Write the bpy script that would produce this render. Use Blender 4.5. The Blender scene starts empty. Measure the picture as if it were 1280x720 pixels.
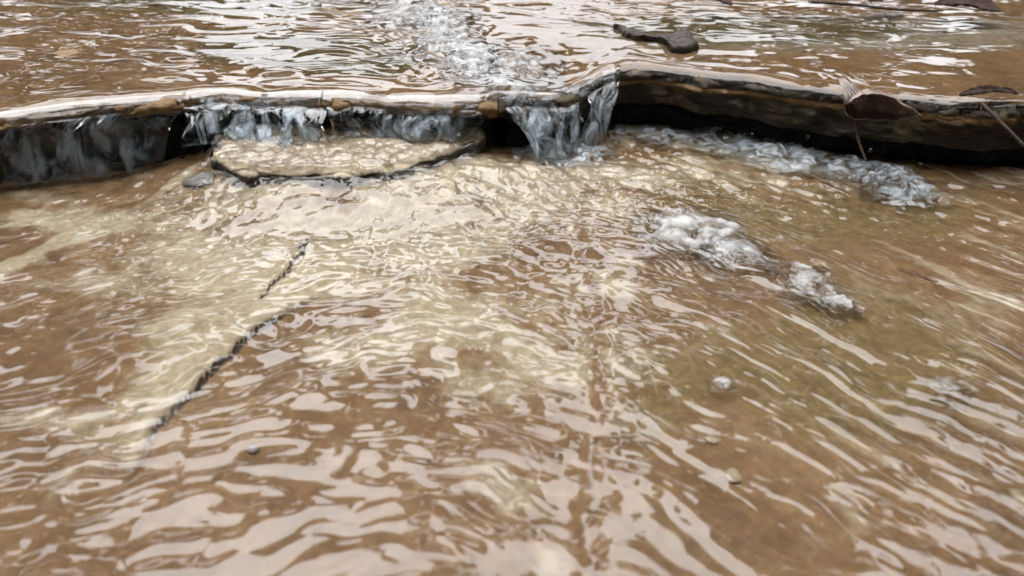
import bpy, math, random
import numpy as np
from mathutils import Vector

random.seed(7)
rng = np.random.default_rng(7)
S = bpy.context.scene
COL = S.collection
R = math.radians

# ------------------------------------------------------------------ camera
CAM_H, PITCH, HFOV = 0.50, R(33.0), R(65.0)
FPX = 640 / math.tan(HFOV / 2)
ZU = 0.105                       # level of the upper shelf water at the lip


def at(px, py, z=0.0):
    """point of the level z seen at photograph pixel (px, py)"""
    u = (px - 640) / FPX
    v = -(py - 360) / FPX
    d = np.array([u, math.cos(PITCH) + v * math.sin(PITCH), -math.sin(PITCH) + v * math.cos(PITCH)])
    t = (z - CAM_H) / d[2]
    return np.array([0, 0, CAM_H]) + d * t


def at_xy(px, py, z=0.0):
    return at(px, py, z)[:2]


cam_d = bpy.data.cameras.new('camera')
cam = bpy.data.objects.new('camera', cam_d)
COL.objects.link(cam)
cam.location = (0, 0, CAM_H)
cam.rotation_euler = (R(90) - PITCH, 0, 0)
cam_d.sensor_width = 36
cam_d.lens = 18 / math.tan(HFOV / 2)
cam_d.clip_start = 0.02
cam_d.clip_end = 500
cam_d.dof.use_dof = True
cam_d.dof.focus_distance = 1.12
cam_d.dof.aperture_fstop = 4.4
S.camera = cam

# ------------------------------------------------------------------ noise
PERM = rng.permutation(4096)
GA = rng.uniform(0, 2 * np.pi, 4096)
GX, GY = np.cos(GA), np.sin(GA)


def noise(x, y, seed=0):
    x = np.asarray(x, float) + seed * 17.31
    y = np.asarray(y, float) - seed * 9.77
    xi = np.floor(x).astype(np.int64)
    yi = np.floor(y).astype(np.int64)
    fx, fy = x - xi, y - yi

    def g(ix, iy, dx, dy):
        h = PERM[(PERM[ix & 4095] + iy) & 4095]
        return GX[h] * dx + GY[h] * dy
    u = fx * fx * fx * (fx * (fx * 6 - 15) + 10)
    v = fy * fy * fy * (fy * (fy * 6 - 15) + 10)
    a = g(xi, yi, fx, fy)
    b = g(xi + 1, yi, fx - 1, fy)
    c = g(xi, yi + 1, fx, fy - 1)
    d = g(xi + 1, yi + 1, fx - 1, fy - 1)
    return (a + u * (b - a)) * (1 - v) + (c + u * (d - c)) * v


def fbm(x, y, seed=0, octv=4, gain=0.5):
    s, a, f = 0, 1.0, 1.0
    for k in range(octv):
        s = s + a * noise(x * f, y * f, seed + k * 3)
        a *= gain
        f *= 2.03
    return s


def sstep(a, b, x):
    t = np.clip((x - a) / (b - a), 0, 1)
    return t * t * (3 - 2 * t)


def seg_dist(X, Y, pts):
    """distance to a polyline and the signed side (+ = left of its direction)"""
    best = np.full(X.shape, 1e9)
    side = np.zeros(X.shape)
    for (a, b) in zip(pts[:-1], pts[1:]):
        dx, dy = b[0] - a[0], b[1] - a[1]
        L2 = dx * dx + dy * dy
        t = np.clip(((X - a[0]) * dx + (Y - a[1]) * dy) / L2, 0, 1)
        d = np.hypot(X - a[0] - t * dx, Y - a[1] - t * dy)
        s = dx * (Y - a[1]) - dy * (X - a[0])
        m = d < best
        best = np.where(m, d, best)
        side = np.where(m, np.sign(s), side)
    return best, side


def blob(X, Y, px, py, rx, ry, z=0.0):
    """soft blob around the point under pixel (px,py), radii in metres"""
    c = at_xy(px, py, z)
    return np.exp(-(((X - c[0]) / rx) ** 2 + ((Y - c[1]) / ry) ** 2))


# ------------------------------------------------------------------ mesh helpers
def link(name, me, mat, parent=None):
    o = bpy.data.objects.new(name, me)
    COL.objects.link(o)
    if mat:
        me.materials.append(mat)
    if parent:
        o.parent = parent
    return o


def grid_mesh(name, X, Y, Z, attrs=None, flip=False, close_v=False):
    n, m = X.shape
    me = bpy.data.meshes.new(name)
    co = np.stack([X, Y, Z], -1).reshape(-1, 3).astype(np.float32)
    idx = np.arange(n * m).reshape(n, m)
    a, b, c, d = idx[:-1, :-1], idx[:-1, 1:], idx[1:, 1:], idx[1:, :-1]
    q = np.stack([a, b, c, d] if not flip else [d, c, b, a], -1).reshape(-1, 4)
    me.vertices.add(len(co))
    me.vertices.foreach_set('co', co.ravel())
    me.loops.add(q.size)
    me.loops.foreach_set('vertex_index', q.ravel().astype(np.int32))
    me.polygons.add(len(q))
    me.polygons.foreach_set('loop_start', (np.arange(len(q)) * 4).astype(np.int32))
    me.polygons.foreach_set('use_smooth', np.ones(len(q), dtype=bool))
    me.update(calc_edges=True)
    for k, v in (attrs or {}).items():
        at_ = me.attributes.new(k, 'FLOAT', 'POINT')
        at_.data.foreach_set('value', np.asarray(v, np.float32).ravel())
    return me


def raw_mesh(name, co, faces, smooth=True):
    me = bpy.data.meshes.new(name)
    me.from_pydata([tuple(map(float, c)) for c in co], [], [tuple(int(i) for i in f) for f in faces])
    me.polygons.foreach_set('use_smooth', np.full(len(me.polygons), smooth))
    me.update()
    return me


def tag(o, label=None, cat=None, group=None, kind=None):
    if label: o['label'] = label
    if cat: o['category'] = cat
    if group: o['group'] = group
    if kind: o['kind'] = kind
    return o


def spaced(fine0, fine1, step, lo, hi, grow=1.12):
    mid = np.arange(fine0, fine1 + step / 2, step)
    up, s, x = [], step, mid[-1]
    while x < hi:
        s *= grow
        x += s
        up.append(x)
    dn, s, x = [], step, mid[0]
    while x > lo:
        s *= grow
        x -= s
        dn.append(x)
    return np.concatenate([dn[::-1], mid, up])


# ------------------------------------------------------------------ material helpers
def mat_new(name):
    m = bpy.data.materials.new(name)
    m.use_nodes = True
    nt = m.node_tree
    nt.nodes.clear()
    return m, nt


def N(nt, typ, **kw):
    n = nt.nodes.new(typ)
    for k, v in kw.items():
        if k.startswith('i_'):
            key = k[2:]
            n.inputs[int(key) if key.isdigit() else key.replace('_', ' ')].default_value = v
        else:
            setattr(n, k, v)
    return n


def noise_node(nt, scale, detail=5, rough=0.6, dist=0.0, vec=None):
    n = N(nt, 'ShaderNodeTexNoise')
    n.inputs['Scale'].default_value = scale
    n.inputs['Detail'].default_value = detail
    n.inputs['Roughness'].default_value = rough
    n.inputs['Distortion'].default_value = dist
    if vec: nt.links.new(vec, n.inputs['Vector'])
    return n.outputs['Fac']


def ramp(nt, fac, stops):
    r = N(nt, 'ShaderNodeValToRGB')
    el = r.color_ramp.elements
    while len(el) > 1: el.remove(el[-1])
    el[0].position, el[0].color = stops[0][0], (*stops[0][1], 1)
    for p, c in stops[1:]:
        e = el.new(p)
        e.color = (*c, 1)
    nt.links.new(fac, r.inputs['Fac'])
    return r.outputs['Color']


def mix(nt, fac, a, b, blend='MIX'):
    m = N(nt, 'ShaderNodeMix', data_type='RGBA', blend_type=blend)
    for sock, v in ((m.inputs['Factor'], fac), (m.inputs['A'], a), (m.inputs['B'], b)):
        if isinstance(v, (int, float)): sock.default_value = v
        elif isinstance(v, tuple): sock.default_value = (*v, 1)
        else: nt.links.new(v, sock)
    return m.outputs['Result']


def math_n(nt, op, a, b=0.0, clamp=False):
    m = N(nt, 'ShaderNodeMath', operation=op, use_clamp=clamp)
    for k, v in ((0, a), (1, b)):
        if isinstance(v, (int, float)): m.inputs[k].default_value = v
        else: nt.links.new(v, m.inputs[k])
    return m.outputs[0]


def maprange(nt, v, a, b, c=0.0, d=1.0):
    m = N(nt, 'ShaderNodeMapRange', interpolation_type='SMOOTHSTEP')
    nt.links.new(v, m.inputs[0])
    for k, x in ((1, a), (2, b), (3, c), (4, d)): m.inputs[k].default_value = x
    return m.outputs[0]


def attr(nt, name):
    return N(nt, 'ShaderNodeAttribute', attribute_name=name).outputs['Fac']


def coords(nt):
    return N(nt, 'ShaderNodeTexCoord').outputs['Object']


def rock_material(name, base, dark, light, attrs=(), rough=0.6, scale=1.0, bump=0.4, speck=None, spec=.5):
    """layered, stained rock; attrs = (attribute, colour) stains laid where the rock has them"""
    m, nt = mat_new(name)
    co = coords(nt)
    n1 = noise_node(nt, 6 * scale, 6, 0.62, 0.6, co)
    c = ramp(nt, n1, [(0.3, dark), (0.5, base), (0.72, light)])
    n2 = noise_node(nt, 45 * scale, 6, 0.7, 0.2, co)
    c = mix(nt, maprange(nt, n2, 0.35, 0.75, 0.0, 0.45), c, tuple(min(1, x * 1.5) for x in light))
    n3 = noise_node(nt, 160 * scale, 4, 0.7, 0.0, co)
    c = mix(nt, 0.35, c, ramp(nt, n3, [(0.3, (0.45, 0.42, 0.4)), (0.7, (1.25, 1.25, 1.25))]), 'MULTIPLY')
    for a, colr in attrs:
        av = attr(nt, a)
        w = noise_node(nt, 38 * scale, 6, 0.72, 0.5, co)
        f = maprange(nt, math_n(nt, 'ADD', av, math_n(nt, 'MULTIPLY', math_n(nt, 'SUBTRACT', w, 0.5), 0.9)), 0.25, 0.75)
        shade = ramp(nt, noise_node(nt, 90 * scale, 5, 0.7, 0.3, co),
                     [(0.3, tuple(x * 0.62 for x in colr)), (0.55, colr), (0.8, tuple(min(1, x * 1.3) for x in colr))])
        c = mix(nt, f, c, shade)
    if speck:
        v = noise_node(nt, 30 * scale, 3, 0.5, 0.0, co)
        c = mix(nt, maprange(nt, v, 0.64, 0.70), c, speck)
    p = N(nt, 'ShaderNodeBsdfPrincipled')
    nt.links.new(c, p.inputs['Base Color'])
    p.inputs['Roughness'].default_value = rough
    p.inputs['Specular IOR Level'].default_value = spec
    b = N(nt, 'ShaderNodeBump')
    b.inputs['Strength'].default_value = bump
    b.inputs['Distance'].default_value = 0.004
    nt.links.new(math_n(nt, 'ADD', n2, math_n(nt, 'MULTIPLY', n3, 0.5)), b.inputs['Height'])
    nt.links.new(b.outputs['Normal'], p.inputs['Normal'])
    o = N(nt, 'ShaderNodeOutputMaterial')
    nt.links.new(p.outputs[0], o.inputs[0])
    return m


def water_material(name, ior=1.5, bump_scale=0, bump=0.0, foam=None, foam_col=(0.75, 0.80, 0.84), tint=(1, 1, 1), aniso=(1, 1, 1)):
    m, nt = mat_new(name)
    co = coords(nt)
    nrm = None
    if bump:
        mp = N(nt, 'ShaderNodeMapping')
        mp.inputs['Scale'].default_value = aniso
        nt.links.new(co, mp.inputs['Vector'])
        b = N(nt, 'ShaderNodeBump')
        b.inputs['Strength'].default_value = 1.0
        b.inputs['Distance'].default_value = bump
        nt.links.new(noise_node(nt, bump_scale, 3, 0.5, 0.4, mp.outputs[0]), b.inputs['Height'])
        nrm = b.outputs['Normal']
    refr = N(nt, 'ShaderNodeBsdfRefraction')
    refr.inputs['IOR'].default_value = 1.33
    refr.inputs['Roughness'].default_value = 0.0
    refr.inputs['Color'].default_value = (*tint, 1)
    gl = N(nt, 'ShaderNodeBsdfGlossy')
    gl.inputs['Roughness'].default_value = 0.03
    fr = N(nt, 'ShaderNodeFresnel')
    fr.inputs['IOR'].default_value = ior
    if nrm:
        for n in (refr, gl, fr): nt.links.new(nrm, n.inputs['Normal'])
    body = refr.outputs[0]
    if foam:
        lo, hi, mxv, sc, an = foam
        mp = N(nt, 'ShaderNodeMapping')
        mp.inputs['Scale'].default_value = an
        nt.links.new(co, mp.inputs['Vector'])
        f = maprange(nt, noise_node(nt, sc, 5, 0.65, 0.8, mp.outputs[0]), lo, hi, 0.0, mxv)
        f = math_n(nt, 'MULTIPLY', f, attr(nt, 'foam'))
        df = N(nt, 'ShaderNodeBsdfDiffuse')
        df.inputs['Color'].default_value = (*foam_col, 1)
        tr = N(nt, 'ShaderNodeBsdfTranslucent')
        tr.inputs['Color'].default_value = (*foam_col, 1)
        ad = N(nt, 'ShaderNodeMixShader')
        ad.inputs[0].default_value = 0.45
        nt.links.new(df.outputs[0], ad.inputs[1])
        nt.links.new(tr.outputs[0], ad.inputs[2])
        m2 = N(nt, 'ShaderNodeMixShader')
        nt.links.new(f, m2.inputs[0])
        nt.links.new(body, m2.inputs[1])
        nt.links.new(ad.outputs[0], m2.inputs[2])
        body = m2.outputs[0]
    mx = N(nt, 'ShaderNodeMixShader')
    nt.links.new(fr.outputs[0], mx.inputs[0])
    nt.links.new(body, mx.inputs[1])
    nt.links.new(gl.outputs[0], mx.inputs[2])
    out = mx.outputs[0]
    o = N(nt, 'ShaderNodeOutputMaterial')
    nt.links.new(out, o.inputs[0])
    return m


BROWN = (0.172, 0.092, 0.032)
M_BED = rock_material('wet_sandstone_bed', BROWN, (0.112, 0.058, 0.020), (0.225, 0.140, 0.062),
                      attrs=(('pale', (0.43, 0.355, 0.235)), ('olive', (0.190, 0.122, 0.040)),
                             ('rust', (0.24, 0.135, 0.060)), ('crack', (0.058, 0.034, 0.018))), rough=0.7)
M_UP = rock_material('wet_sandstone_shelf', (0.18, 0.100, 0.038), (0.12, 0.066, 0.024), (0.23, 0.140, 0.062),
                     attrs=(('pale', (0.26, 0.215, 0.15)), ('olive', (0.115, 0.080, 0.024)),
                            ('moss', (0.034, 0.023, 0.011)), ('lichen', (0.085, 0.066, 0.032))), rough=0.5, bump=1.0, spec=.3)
M_HOLLOW_SHADE = rock_material('hollow_shade_black', (.006, .0055, .006), (.003, .003, .0035), (.012, .011, .010), rough=.4, bump=.6, scale=2, spec=.15)  # near-black stands for the shade in the hollow
M_STEP = rock_material('pale_wet_rock', (0.37, 0.29, 0.185), (0.17, 0.11, 0.055), (0.50, 0.44, 0.32),
                       attrs=(('moss', (0.035, 0.022, 0.010)),), rough=0.5, bump=0.7, scale=2.2)
M_WATER = water_material('stream_water', 1.50, foam=(0.40, 0.64, 0.70, 42, (1, 1, 1)), foam_col=(0.70, 0.74, 0.75))
M_CURT = water_material('falling_water', 1.42, foam=(0.43, 0.66, 0.75, 30, (1.4, 1.0, 0.60)), foam_col=(0.62, 0.71, 0.78))
M_SPL = water_material('broken_water', 1.42, foam=(0.38, 0.66, 0.9, 42, (1, 1, 1)), foam_col=(0.62, 0.69, 0.74))
M_FOAM = water_material('foam', 1.45, foam=(0.15, 0.50, 0.80, 60, (1, 1, 1)), foam_col=(0.88, 0.89, 0.88))

# ------------------------------------------------------------------ the lip of the upper shelf
LIP_PX = [(-420, 165), (-150, 150), (0, 140), (60, 131), (150, 122), (250, 113), (340, 111), (430, 117), (540, 116), (592, 121),
          (640, 112), (690, 104), (745, 92), (775, 79), (850, 86), (950, 97), (1040, 109), (1110, 118),
          (1180, 122), (1280, 126), (1500, 133), (1800, 140)]
LIP = np.array([at_xy(x, y, ZU) for x, y in LIP_PX])


def lip_y(x):
    return np.interp(x, LIP[:, 0], LIP[:, 1])


def xs_lip(px):
    return float(np.interp(px, [p[0] for p in LIP_PX], LIP[:, 0]))


XF = xs_lip(622)                 # where the fault between the two slabs meets the lip
SLOPE = 0.03                     # the upper shelf climbs upstream


def lip_smooth(x):
    y = 0
    for k, w in ((-3, .08), (-2, .14), (-1, .18), (0, .2), (1, .18), (2, .14), (3, .08)):
        y = y + w * lip_y(x + k * 0.014)
    return y + 0.016 * noise(x * 9, 0 * x, 5) + 0.0012 * noise(x * 45, 0 * x, 6)


# thickness of the slab along the lip
def slab_thick(x):
    t = np.interp(x, [LIP[0, 0], xs_lip(560), xs_lip(610), xs_lip(700), xs_lip(780), xs_lip(1040), xs_lip(1280), LIP[-1, 0]],
                  [0.026, 0.028, 0.036, 0.054, 0.060, 0.070, 0.075, 0.078])
    return t + 0.006 * noise(x * 25, 0 * x + 3, 9)


def profile(xs, sv, off, RL, thick, seed, RZ=0.02, back=0.30):
    """sheet that comes down the shelf, turns over the lip, down the face and back under it.
    sv<0 : metres upstream; 0..1 : round lip; 1..2 : face; 2..3 : underside"""
    if np.ndim(xs) == 1:
        X = np.repeat(xs[:, None], len(sv), 1)
        s = np.repeat(sv[None, :], len(xs), 0)
        th = thick[:, None]
    else:
        X, s, th = xs, sv, thick
    ly = lip_smooth(X)
    up = np.clip(-s, 0, None)
    a = np.clip(s, 0, 1) * (np.pi / 2)
    f = np.clip(s - 1, 0, 1)
    b = np.clip(s - 2, 0, 1)
    Y = ly + RL + up - RL * np.sin(a) + b * back
    Z = ZU - off + SLOPE * up - RZ * (1 - np.cos(a)) - f * np.maximum(th - RZ, 0.001) + b * 0.01
    return X, Y, Z, up, a, f, b


NOTCH = ((695, .018, .075), (300, .004, .06), (490, .003, .06))


def notch(X, up):
    z = 0
    for px, s, w in NOTCH:
        z = z + s * np.exp(-((X - xs_lip(px)) / w) ** 2) * np.exp(-(up / .10) ** 2)
    return z


# fault line over the upper shelf
FAULT = [at_xy(500, -60, ZU + .05), at_xy(532, 10, ZU + .03), at_xy(552, 60, ZU + .02), at_xy(575, 95, ZU), at_xy(625, 118, ZU), at_xy(690, 160, ZU)]


# ------------------------------------------------------------------ rock slabs of the upper shelf
def make_slab(name, x0, x1, step, label, side):
    xs = np.arange(x0, x1, step)
    xs = np.concatenate([xs, [x1]])
    upv = -spaced(0, 1.1, 0.006, -0.0001, 4.0, 1.1)[::-1]
    upv = upv[upv < 0]
    sv = np.concatenate([upv, np.linspace(0, 1, 10), np.linspace(1.03, 2, 34), np.linspace(2.03, 3, 30)])
    th = slab_thick(xs)
    X, Y, Z, up, a, f, b = profile(xs, sv, 0.005, 0.036, th, 3, .017)
    Z = Z - notch(X, up) * (b == 0)
    bump = 0.006 * fbm(X * 7, Y * 7, 21, 4) + 0.002 * fbm(X * 45, Y * 60, 22, 3)
    Z = Z + np.where(up > 0, bump * sstep(0, .05, up), 0)
    # broken, bedded face
    rough = sstep(0.2, 1.0, a) * (1 - b)
    Y = Y + rough * (0.016 * fbm(X * 20, Z * 32, 31, 5, .62) + 0.003 * noise(X * 14 + 2 * noise(X * 8, Z * 20, 34), Z * 120, 33))
    Y = Y + f * 0.012                            # face leans in below the lip
    Z = Z + b * 0.006 * fbm(X * 20, Y * 20, 35, 3)
    # small ridges upstream on the right slab
    pale = 0.9 * np.exp(-((X - at_xy(1060, 45, ZU)[0]) / .5) ** 2 - ((Y - at_xy(1060, 45, ZU)[1]) / .12) ** 2) * (side > 0)
    pale = pale + (0.35 if side < 0 else 0.1) * sstep(.10, .0, up) * (up > 0)
    olive = blob(X, Y, 360, 62, .16, .10, ZU) + blob(X, Y, 470, 75, .12, .08, ZU) + blob(X, Y, 960, 40, .35, .10, ZU) + blob(X, Y, 330, 5, .4, .15, ZU)
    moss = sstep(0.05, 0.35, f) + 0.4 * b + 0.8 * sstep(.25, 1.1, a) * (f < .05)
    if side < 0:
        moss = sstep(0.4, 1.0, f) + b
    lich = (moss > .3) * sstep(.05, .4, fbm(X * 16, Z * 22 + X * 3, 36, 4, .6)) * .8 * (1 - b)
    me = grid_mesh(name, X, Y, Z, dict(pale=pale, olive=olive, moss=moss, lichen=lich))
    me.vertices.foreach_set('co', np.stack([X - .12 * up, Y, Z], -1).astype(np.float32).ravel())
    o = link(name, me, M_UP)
    # near-black wall set back under the slab, hollow shade painted as its colour
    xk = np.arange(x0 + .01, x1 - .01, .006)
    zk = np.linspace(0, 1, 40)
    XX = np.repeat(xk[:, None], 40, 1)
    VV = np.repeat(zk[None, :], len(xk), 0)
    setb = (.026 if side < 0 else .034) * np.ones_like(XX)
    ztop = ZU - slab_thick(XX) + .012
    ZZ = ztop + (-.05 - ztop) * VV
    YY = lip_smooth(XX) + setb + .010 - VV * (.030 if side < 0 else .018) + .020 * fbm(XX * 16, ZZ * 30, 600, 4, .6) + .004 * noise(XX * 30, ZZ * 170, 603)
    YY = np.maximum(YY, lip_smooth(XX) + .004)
    link('hollow_shade_wall', grid_mesh('hollow_shade_wall', XX, YY, ZZ), M_HOLLOW_SHADE, o)
    tag(o, label, 'rock slab')
    return o


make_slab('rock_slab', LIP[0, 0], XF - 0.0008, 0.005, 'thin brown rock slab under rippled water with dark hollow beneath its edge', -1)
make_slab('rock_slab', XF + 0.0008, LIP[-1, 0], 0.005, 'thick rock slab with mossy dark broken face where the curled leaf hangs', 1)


# ------------------------------------------------------------------ lower bed of the stream
CRACK_A = [at_xy(*p) for p in ((382, 292), (372, 312), (352, 335), (340, 348), (326, 366))]
CRACK_C = [at_xy(*p) for p in ((450, 366), (400, 376), (360, 386), (322, 404))]
CRACK_B = [at_xy(*p) for p in ((350, 388), (322, 404), (292, 430), (262, 458), (232, 488), (196, 524), (184, 545))]
SEAM = [at_xy(*p) for p in ((690, 165), (706, 210), (726, 250), (724, 300), (742, 350), (738, 400), (752, 470), (746, 540), (738, 620), (730, 780))]
CRACK_R = [at_xy(*p) for p in ((1130, 330), (1170, 345), (1210, 385), (1250, 420), (1300, 448), (1400, 520))]
RIDGE_L = [at_xy(*p) for p in ((-80, 352), (0, 330), (60, 306), (120, 278), (180, 250), (245, 226))]


def band_offset(X):
    return np.where(X < -0.1, 0.22 * (X + .1) - 0.10 * (X + .1) ** 2, -0.75 * (X + .1) ** 2 - 0.22 * (X + .1))


def mound(X, Y):
    """rise of the bed under the flat step"""
    c = at_xy(440, 200, .03)
    r = np.hypot((X - c[0]) / .30, (Y - c[1]) / .155) + .10 * noise(X * 9, Y * 9, 46)
    return .032 * sstep(1.25, .40, r)


def bed_height(X, Y):
    Z = mound(X, Y) - 0.018 + 0.008 * fbm(X * 5, Y * 5, 40, 4) + 0.0022 * fbm(X * 40, Y * 40, 44, 3)
    wx = 0.006 * noise(X * 40, Y * 40, 50) + 0.0005 * noise(X * 120, Y * 120, 53)
    wy = 0.006 * noise(X * 40, Y * 40, 51) + 0.0005 * noise(X * 120, Y * 120, 54)
    dB, sB = seg_dist(X + wx, Y + wy, CRACK_B)
    Z = Z + np.where(sB < 0, 0.010, 0.0) * sstep(.12, .0, dB) - 0.007 * sstep(.0045, .001, dB)
    dA, sA = seg_dist(X + wx, Y + wy, CRACK_A)
    Z = Z + np.where(sA < 0, 0.004, 0) * sstep(.08, .0, dA) - 0.005 * sstep(.005, .001, dA)
    dS, sS = seg_dist(X + wx, Y + wy, SEAM)
    Z = Z - 0.002 * sstep(.012, .002, dS) + np.where(sS > 0, 0.002, -0.002) * sstep(.2, .0, dS)
    dR, sR = seg_dist(X + wx, Y + wy, CRACK_R)
    Z = Z - 0.008 * sstep(.005, .001, dR)
    dL, sL = seg_dist(X + 2.5 * wx + .03 * noise(X * 9, Y * 9, 57), Y + 2.5 * wy + .03 * noise(X * 9, Y * 9, 58), RIDGE_L)
    Z = Z + 0.009 * np.exp(-(dL / .022) ** 2)
    return Z, dA, dB, sB, dS, dR, dL


def make_bed():
    xs = spaced(-0.95, 1.15, 0.0032, -4, 4, 1.15)
    ys = spaced(0.20, 1.30, 0.0032, -3.0, 1.75, 1.15)
    X, Y = np.meshgrid(xs, ys, indexing='ij')
    Z, dA, dB, sB, dS, dR, dL = bed_height(X, Y)
    # the hollow under the shelf rises to meet the slab far back
    back = Y - lip_smooth(X)
    Z = Z + 0.098 * sstep(.20, .36, back)
    n = fbm(X * 9, Y * 9, 60, 4)
    pale = (0.95 * blob(X, Y, 420, 250, .22, .10) + 0.7 * blob(X, Y, 350, 330, .14, .10) + .75 * blob(X, Y, 560, 300, .14, .14)
            + .6 * blob(X, Y, 230, 320, .10, .06) + .55 * blob(X, Y, 640, 400, .08, .06) + .55 * blob(X, Y, 820, 210, .22, .06) + .5 * blob(X, Y, 980, 190, .2, .06)
            + .6 * blob(X, Y, 660, 230, .20, .07) + .6 * blob(X, Y, 110, 265, .16, .07) + .5 * blob(X, Y, 40, 350, .10, .03) + .6 * blob(X, Y, 60, 520, .12, .03) + .5 * blob(X, Y, 160, 400, .08, .05) + .45 * blob(X, Y, 900, 440, .16, .05) + .5 * blob(X, Y, 600, 470, .14, .05) + .5 * blob(X, Y, 1050, 240, .16, .05) + .35 * blob(X, Y, 700, 640, .12, .06) + .6 * blob(X, Y, 1200, 390, .14, .05) + .55 * blob(X, Y, 450, 420, .10, .05) + .4 * blob(X, Y, 780, 340, .08, .08))
    pale = pale * (0.85 + 0.8 * n)
    pale = np.maximum(pale, np.where(sB < 0, 0.9, 0.25) * np.exp(-(dB / .024) ** 2))
    pale = pale + np.where(sB < 0, .55 + .7 * n, 0) * np.exp(-(dB / .085) ** 2)
    pale = np.maximum(pale, (.75 + .8 * n) * np.exp(-(dL / .020) ** 2))
    pale = np.maximum(pale, .5 * np.exp(-(dA / .02) ** 2))
    pale = pale + 0.34 * sstep(.1, .5, n)
    pale = pale * (1 - .8 * blob(X, Y, 100, 445, .11, .06))
    qb = Y - band_offset(X) * 1.1
    pale = pale + sstep(.0, .25, X) * sstep(.30, .55, Y) * .56 * sstep(-.02, .55, fbm(X * 6 + n * .3, qb * 22 + n * .6, 63, 3, .6))
    olive = (0.9 * blob(X, Y, 980, 280, .22, .10) + .8 * blob(X, Y, 1080, 420, .2, .12) + .7 * blob(X, Y, 1180, 250, .2, .08)
             + .5 * blob(X, Y, 960, 500, .25, .1) + .5 * blob(X, Y, 850, 230, .12, .05)) * (0.9 + .7 * n)
    rust = .60 * (.6 + 1.4 * n) * np.exp(-(dS / .012) ** 2) + .45 * blob(X, Y, 250, 600, .5, .16) + .5 * blob(X, Y, 580, 330, .12, .03)
    dC, _ = seg_dist(X + .006 * noise(X * 40, Y * 40, 50), Y + .006 * noise(X * 40, Y * 40, 51), CRACK_C)
    dT, _ = seg_dist(X, Y, [tuple(q) for q in STEP[8:15]])
    crack = np.maximum.reduce([.6 * sstep(.012, .004, dT + .012 * noise(X * 35, Y * 35, 61)), .45 * sstep(.004, .001, dC), sstep(.0044, .0012, dB) * (.8 + .5 * n), sstep(.0036, .0010, dA), .4 * sstep(.004, .001, dR)])
    me = grid_mesh('streambed', X, Y, Z, dict(pale=pale, olive=olive, rust=rust, crack=crack), flip=True)
    o = link('streambed', me, M_BED)
    tag(o, kind='structure')



# ------------------------------------------------------------------ flat pale step below the left slab
STEP_PX = [(268, 196), (272, 172), (320, 156), (400, 148), (480, 146), (540, 148), (580, 154), (606, 166), (596, 180), (565, 188), (532, 200),
           (470, 214), (400, 214), (330, 213), (285, 209)]
ZS = 0.038


STEP = np.array([at_xy(x, y, ZS) for x, y in STEP_PX])
make_bed()


def poly_sd(X, Y, P):
    """signed distance to a closed polygon, positive inside"""
    pts = [tuple(p) for p in P] + [tuple(P[0])]
    d, _ = seg_dist(X, Y, pts)
    inside = np.zeros(X.shape, bool)
    for (x0, y0), (x1, y1) in zip(pts[:-1], pts[1:]):
        c = ((y0 > Y) != (y1 > Y)) & (X < (x1 - x0) * (Y - y0) / (y1 - y0 + 1e-12) + x0)
        inside ^= c
    return np.where(inside, d, -d)


def rock_from_outline(name, P, ztop, zbot, mat, seed, tilt=0.0, rings=26, under=0.03, rough=0.006, rag=1.0):
    """slab with an uneven top, a broken rim and an undercut base, from a closed outline"""
    P = np.asarray(P)
    seglen = np.hypot(*(np.roll(P, -1, 0) - P).T)
    t = np.concatenate([[0], np.cumsum(seglen)])
    M = 260
    tt = np.linspace(0, t[-1], M, endpoint=False)
    PP = np.vstack([P, P[:1]])
    bx = np.interp(tt, t, PP[:, 0])
    by = np.interp(tt, t, PP[:, 1])
    for _ in range(2):
        bx = (np.roll(bx, 1) + bx * 2 + np.roll(bx, -1)) / 4
        by = (np.roll(by, 1) + by * 2 + np.roll(by, -1)) / 4
    k = rag
    bx = bx + k * .016 * noise(bx * 30, by * 30, seed) + k * .0035 * noise(bx * 90, by * 90, seed + 1)
    by = by + k * .026 * noise(bx * 22, by * 22, seed + 2) + k * .0035 * noise(bx * 90, by * 90, seed + 3)
    cx, cy = bx.mean(), by.mean()
    co, moss = [], []
    fr = list(np.linspace(0.02, 1, rings)) + [1.006, 1.004, 0.995, 0.97, 0.9]
    zz = [None] * rings + [-.004, -.010, -.016, (zbot - ztop) * .8, zbot - ztop]
    for f, z in zip(fr, zz):
        x, y = cx + (bx - cx) * f, cy + (by - cy) * f
        top = ztop + rough * fbm(x * 16, y * 16, seed + 5, 5, .6) + tilt * (y - cy) - 0.004 * max(0, (f - .93) / .07) ** 2
        if z is None:
            h = top
            ms = 0 * x + max(0, (f - .96) / .04) * .5
        else:
            h = top + z + .004 * noise(x * 60, y * 60 + z * 300, seed + 9)
            ms = 0 * x + 1
        co.append(np.stack([x, y, h], -1))
        moss.append(ms)
    K = len(fr)
    co = np.concatenate(co)
    faces = []
    for r in range(K - 1):
        for i in range(M):
            j = (i + 1) % M
            faces.append((r * M + i, r * M + j, (r + 1) * M + j, (r + 1) * M + i))
    faces.append(tuple(range(M - 1, -1, -1)))
    faces.append(tuple((K - 1) * M + i for i in range(M)))
    me = raw_mesh(name, co, [f[::-1] for f in faces])
    a = me.attributes.new('moss', 'FLOAT', 'POINT')
    a.data.foreach_set('value', np.concatenate(moss).astype(np.float32))
    return link(name, me, mat)


o = rock_from_outline('rock_step', STEP, ZS, 0.0, M_STEP, 70, tilt=0.02)
tag(o, 'flat pale cream rock step lying below the left water curtains', 'rock')

# ------------------------------------------------------------------ lower water
IMPACTS = [(690, 182, 1.0), (742, 178, .8), (400, 165, .5), (545, 165, .6), (150, 195, .7), (960, 190, .8), (1120, 235, 1.0), (300, 170, .6)]


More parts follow.
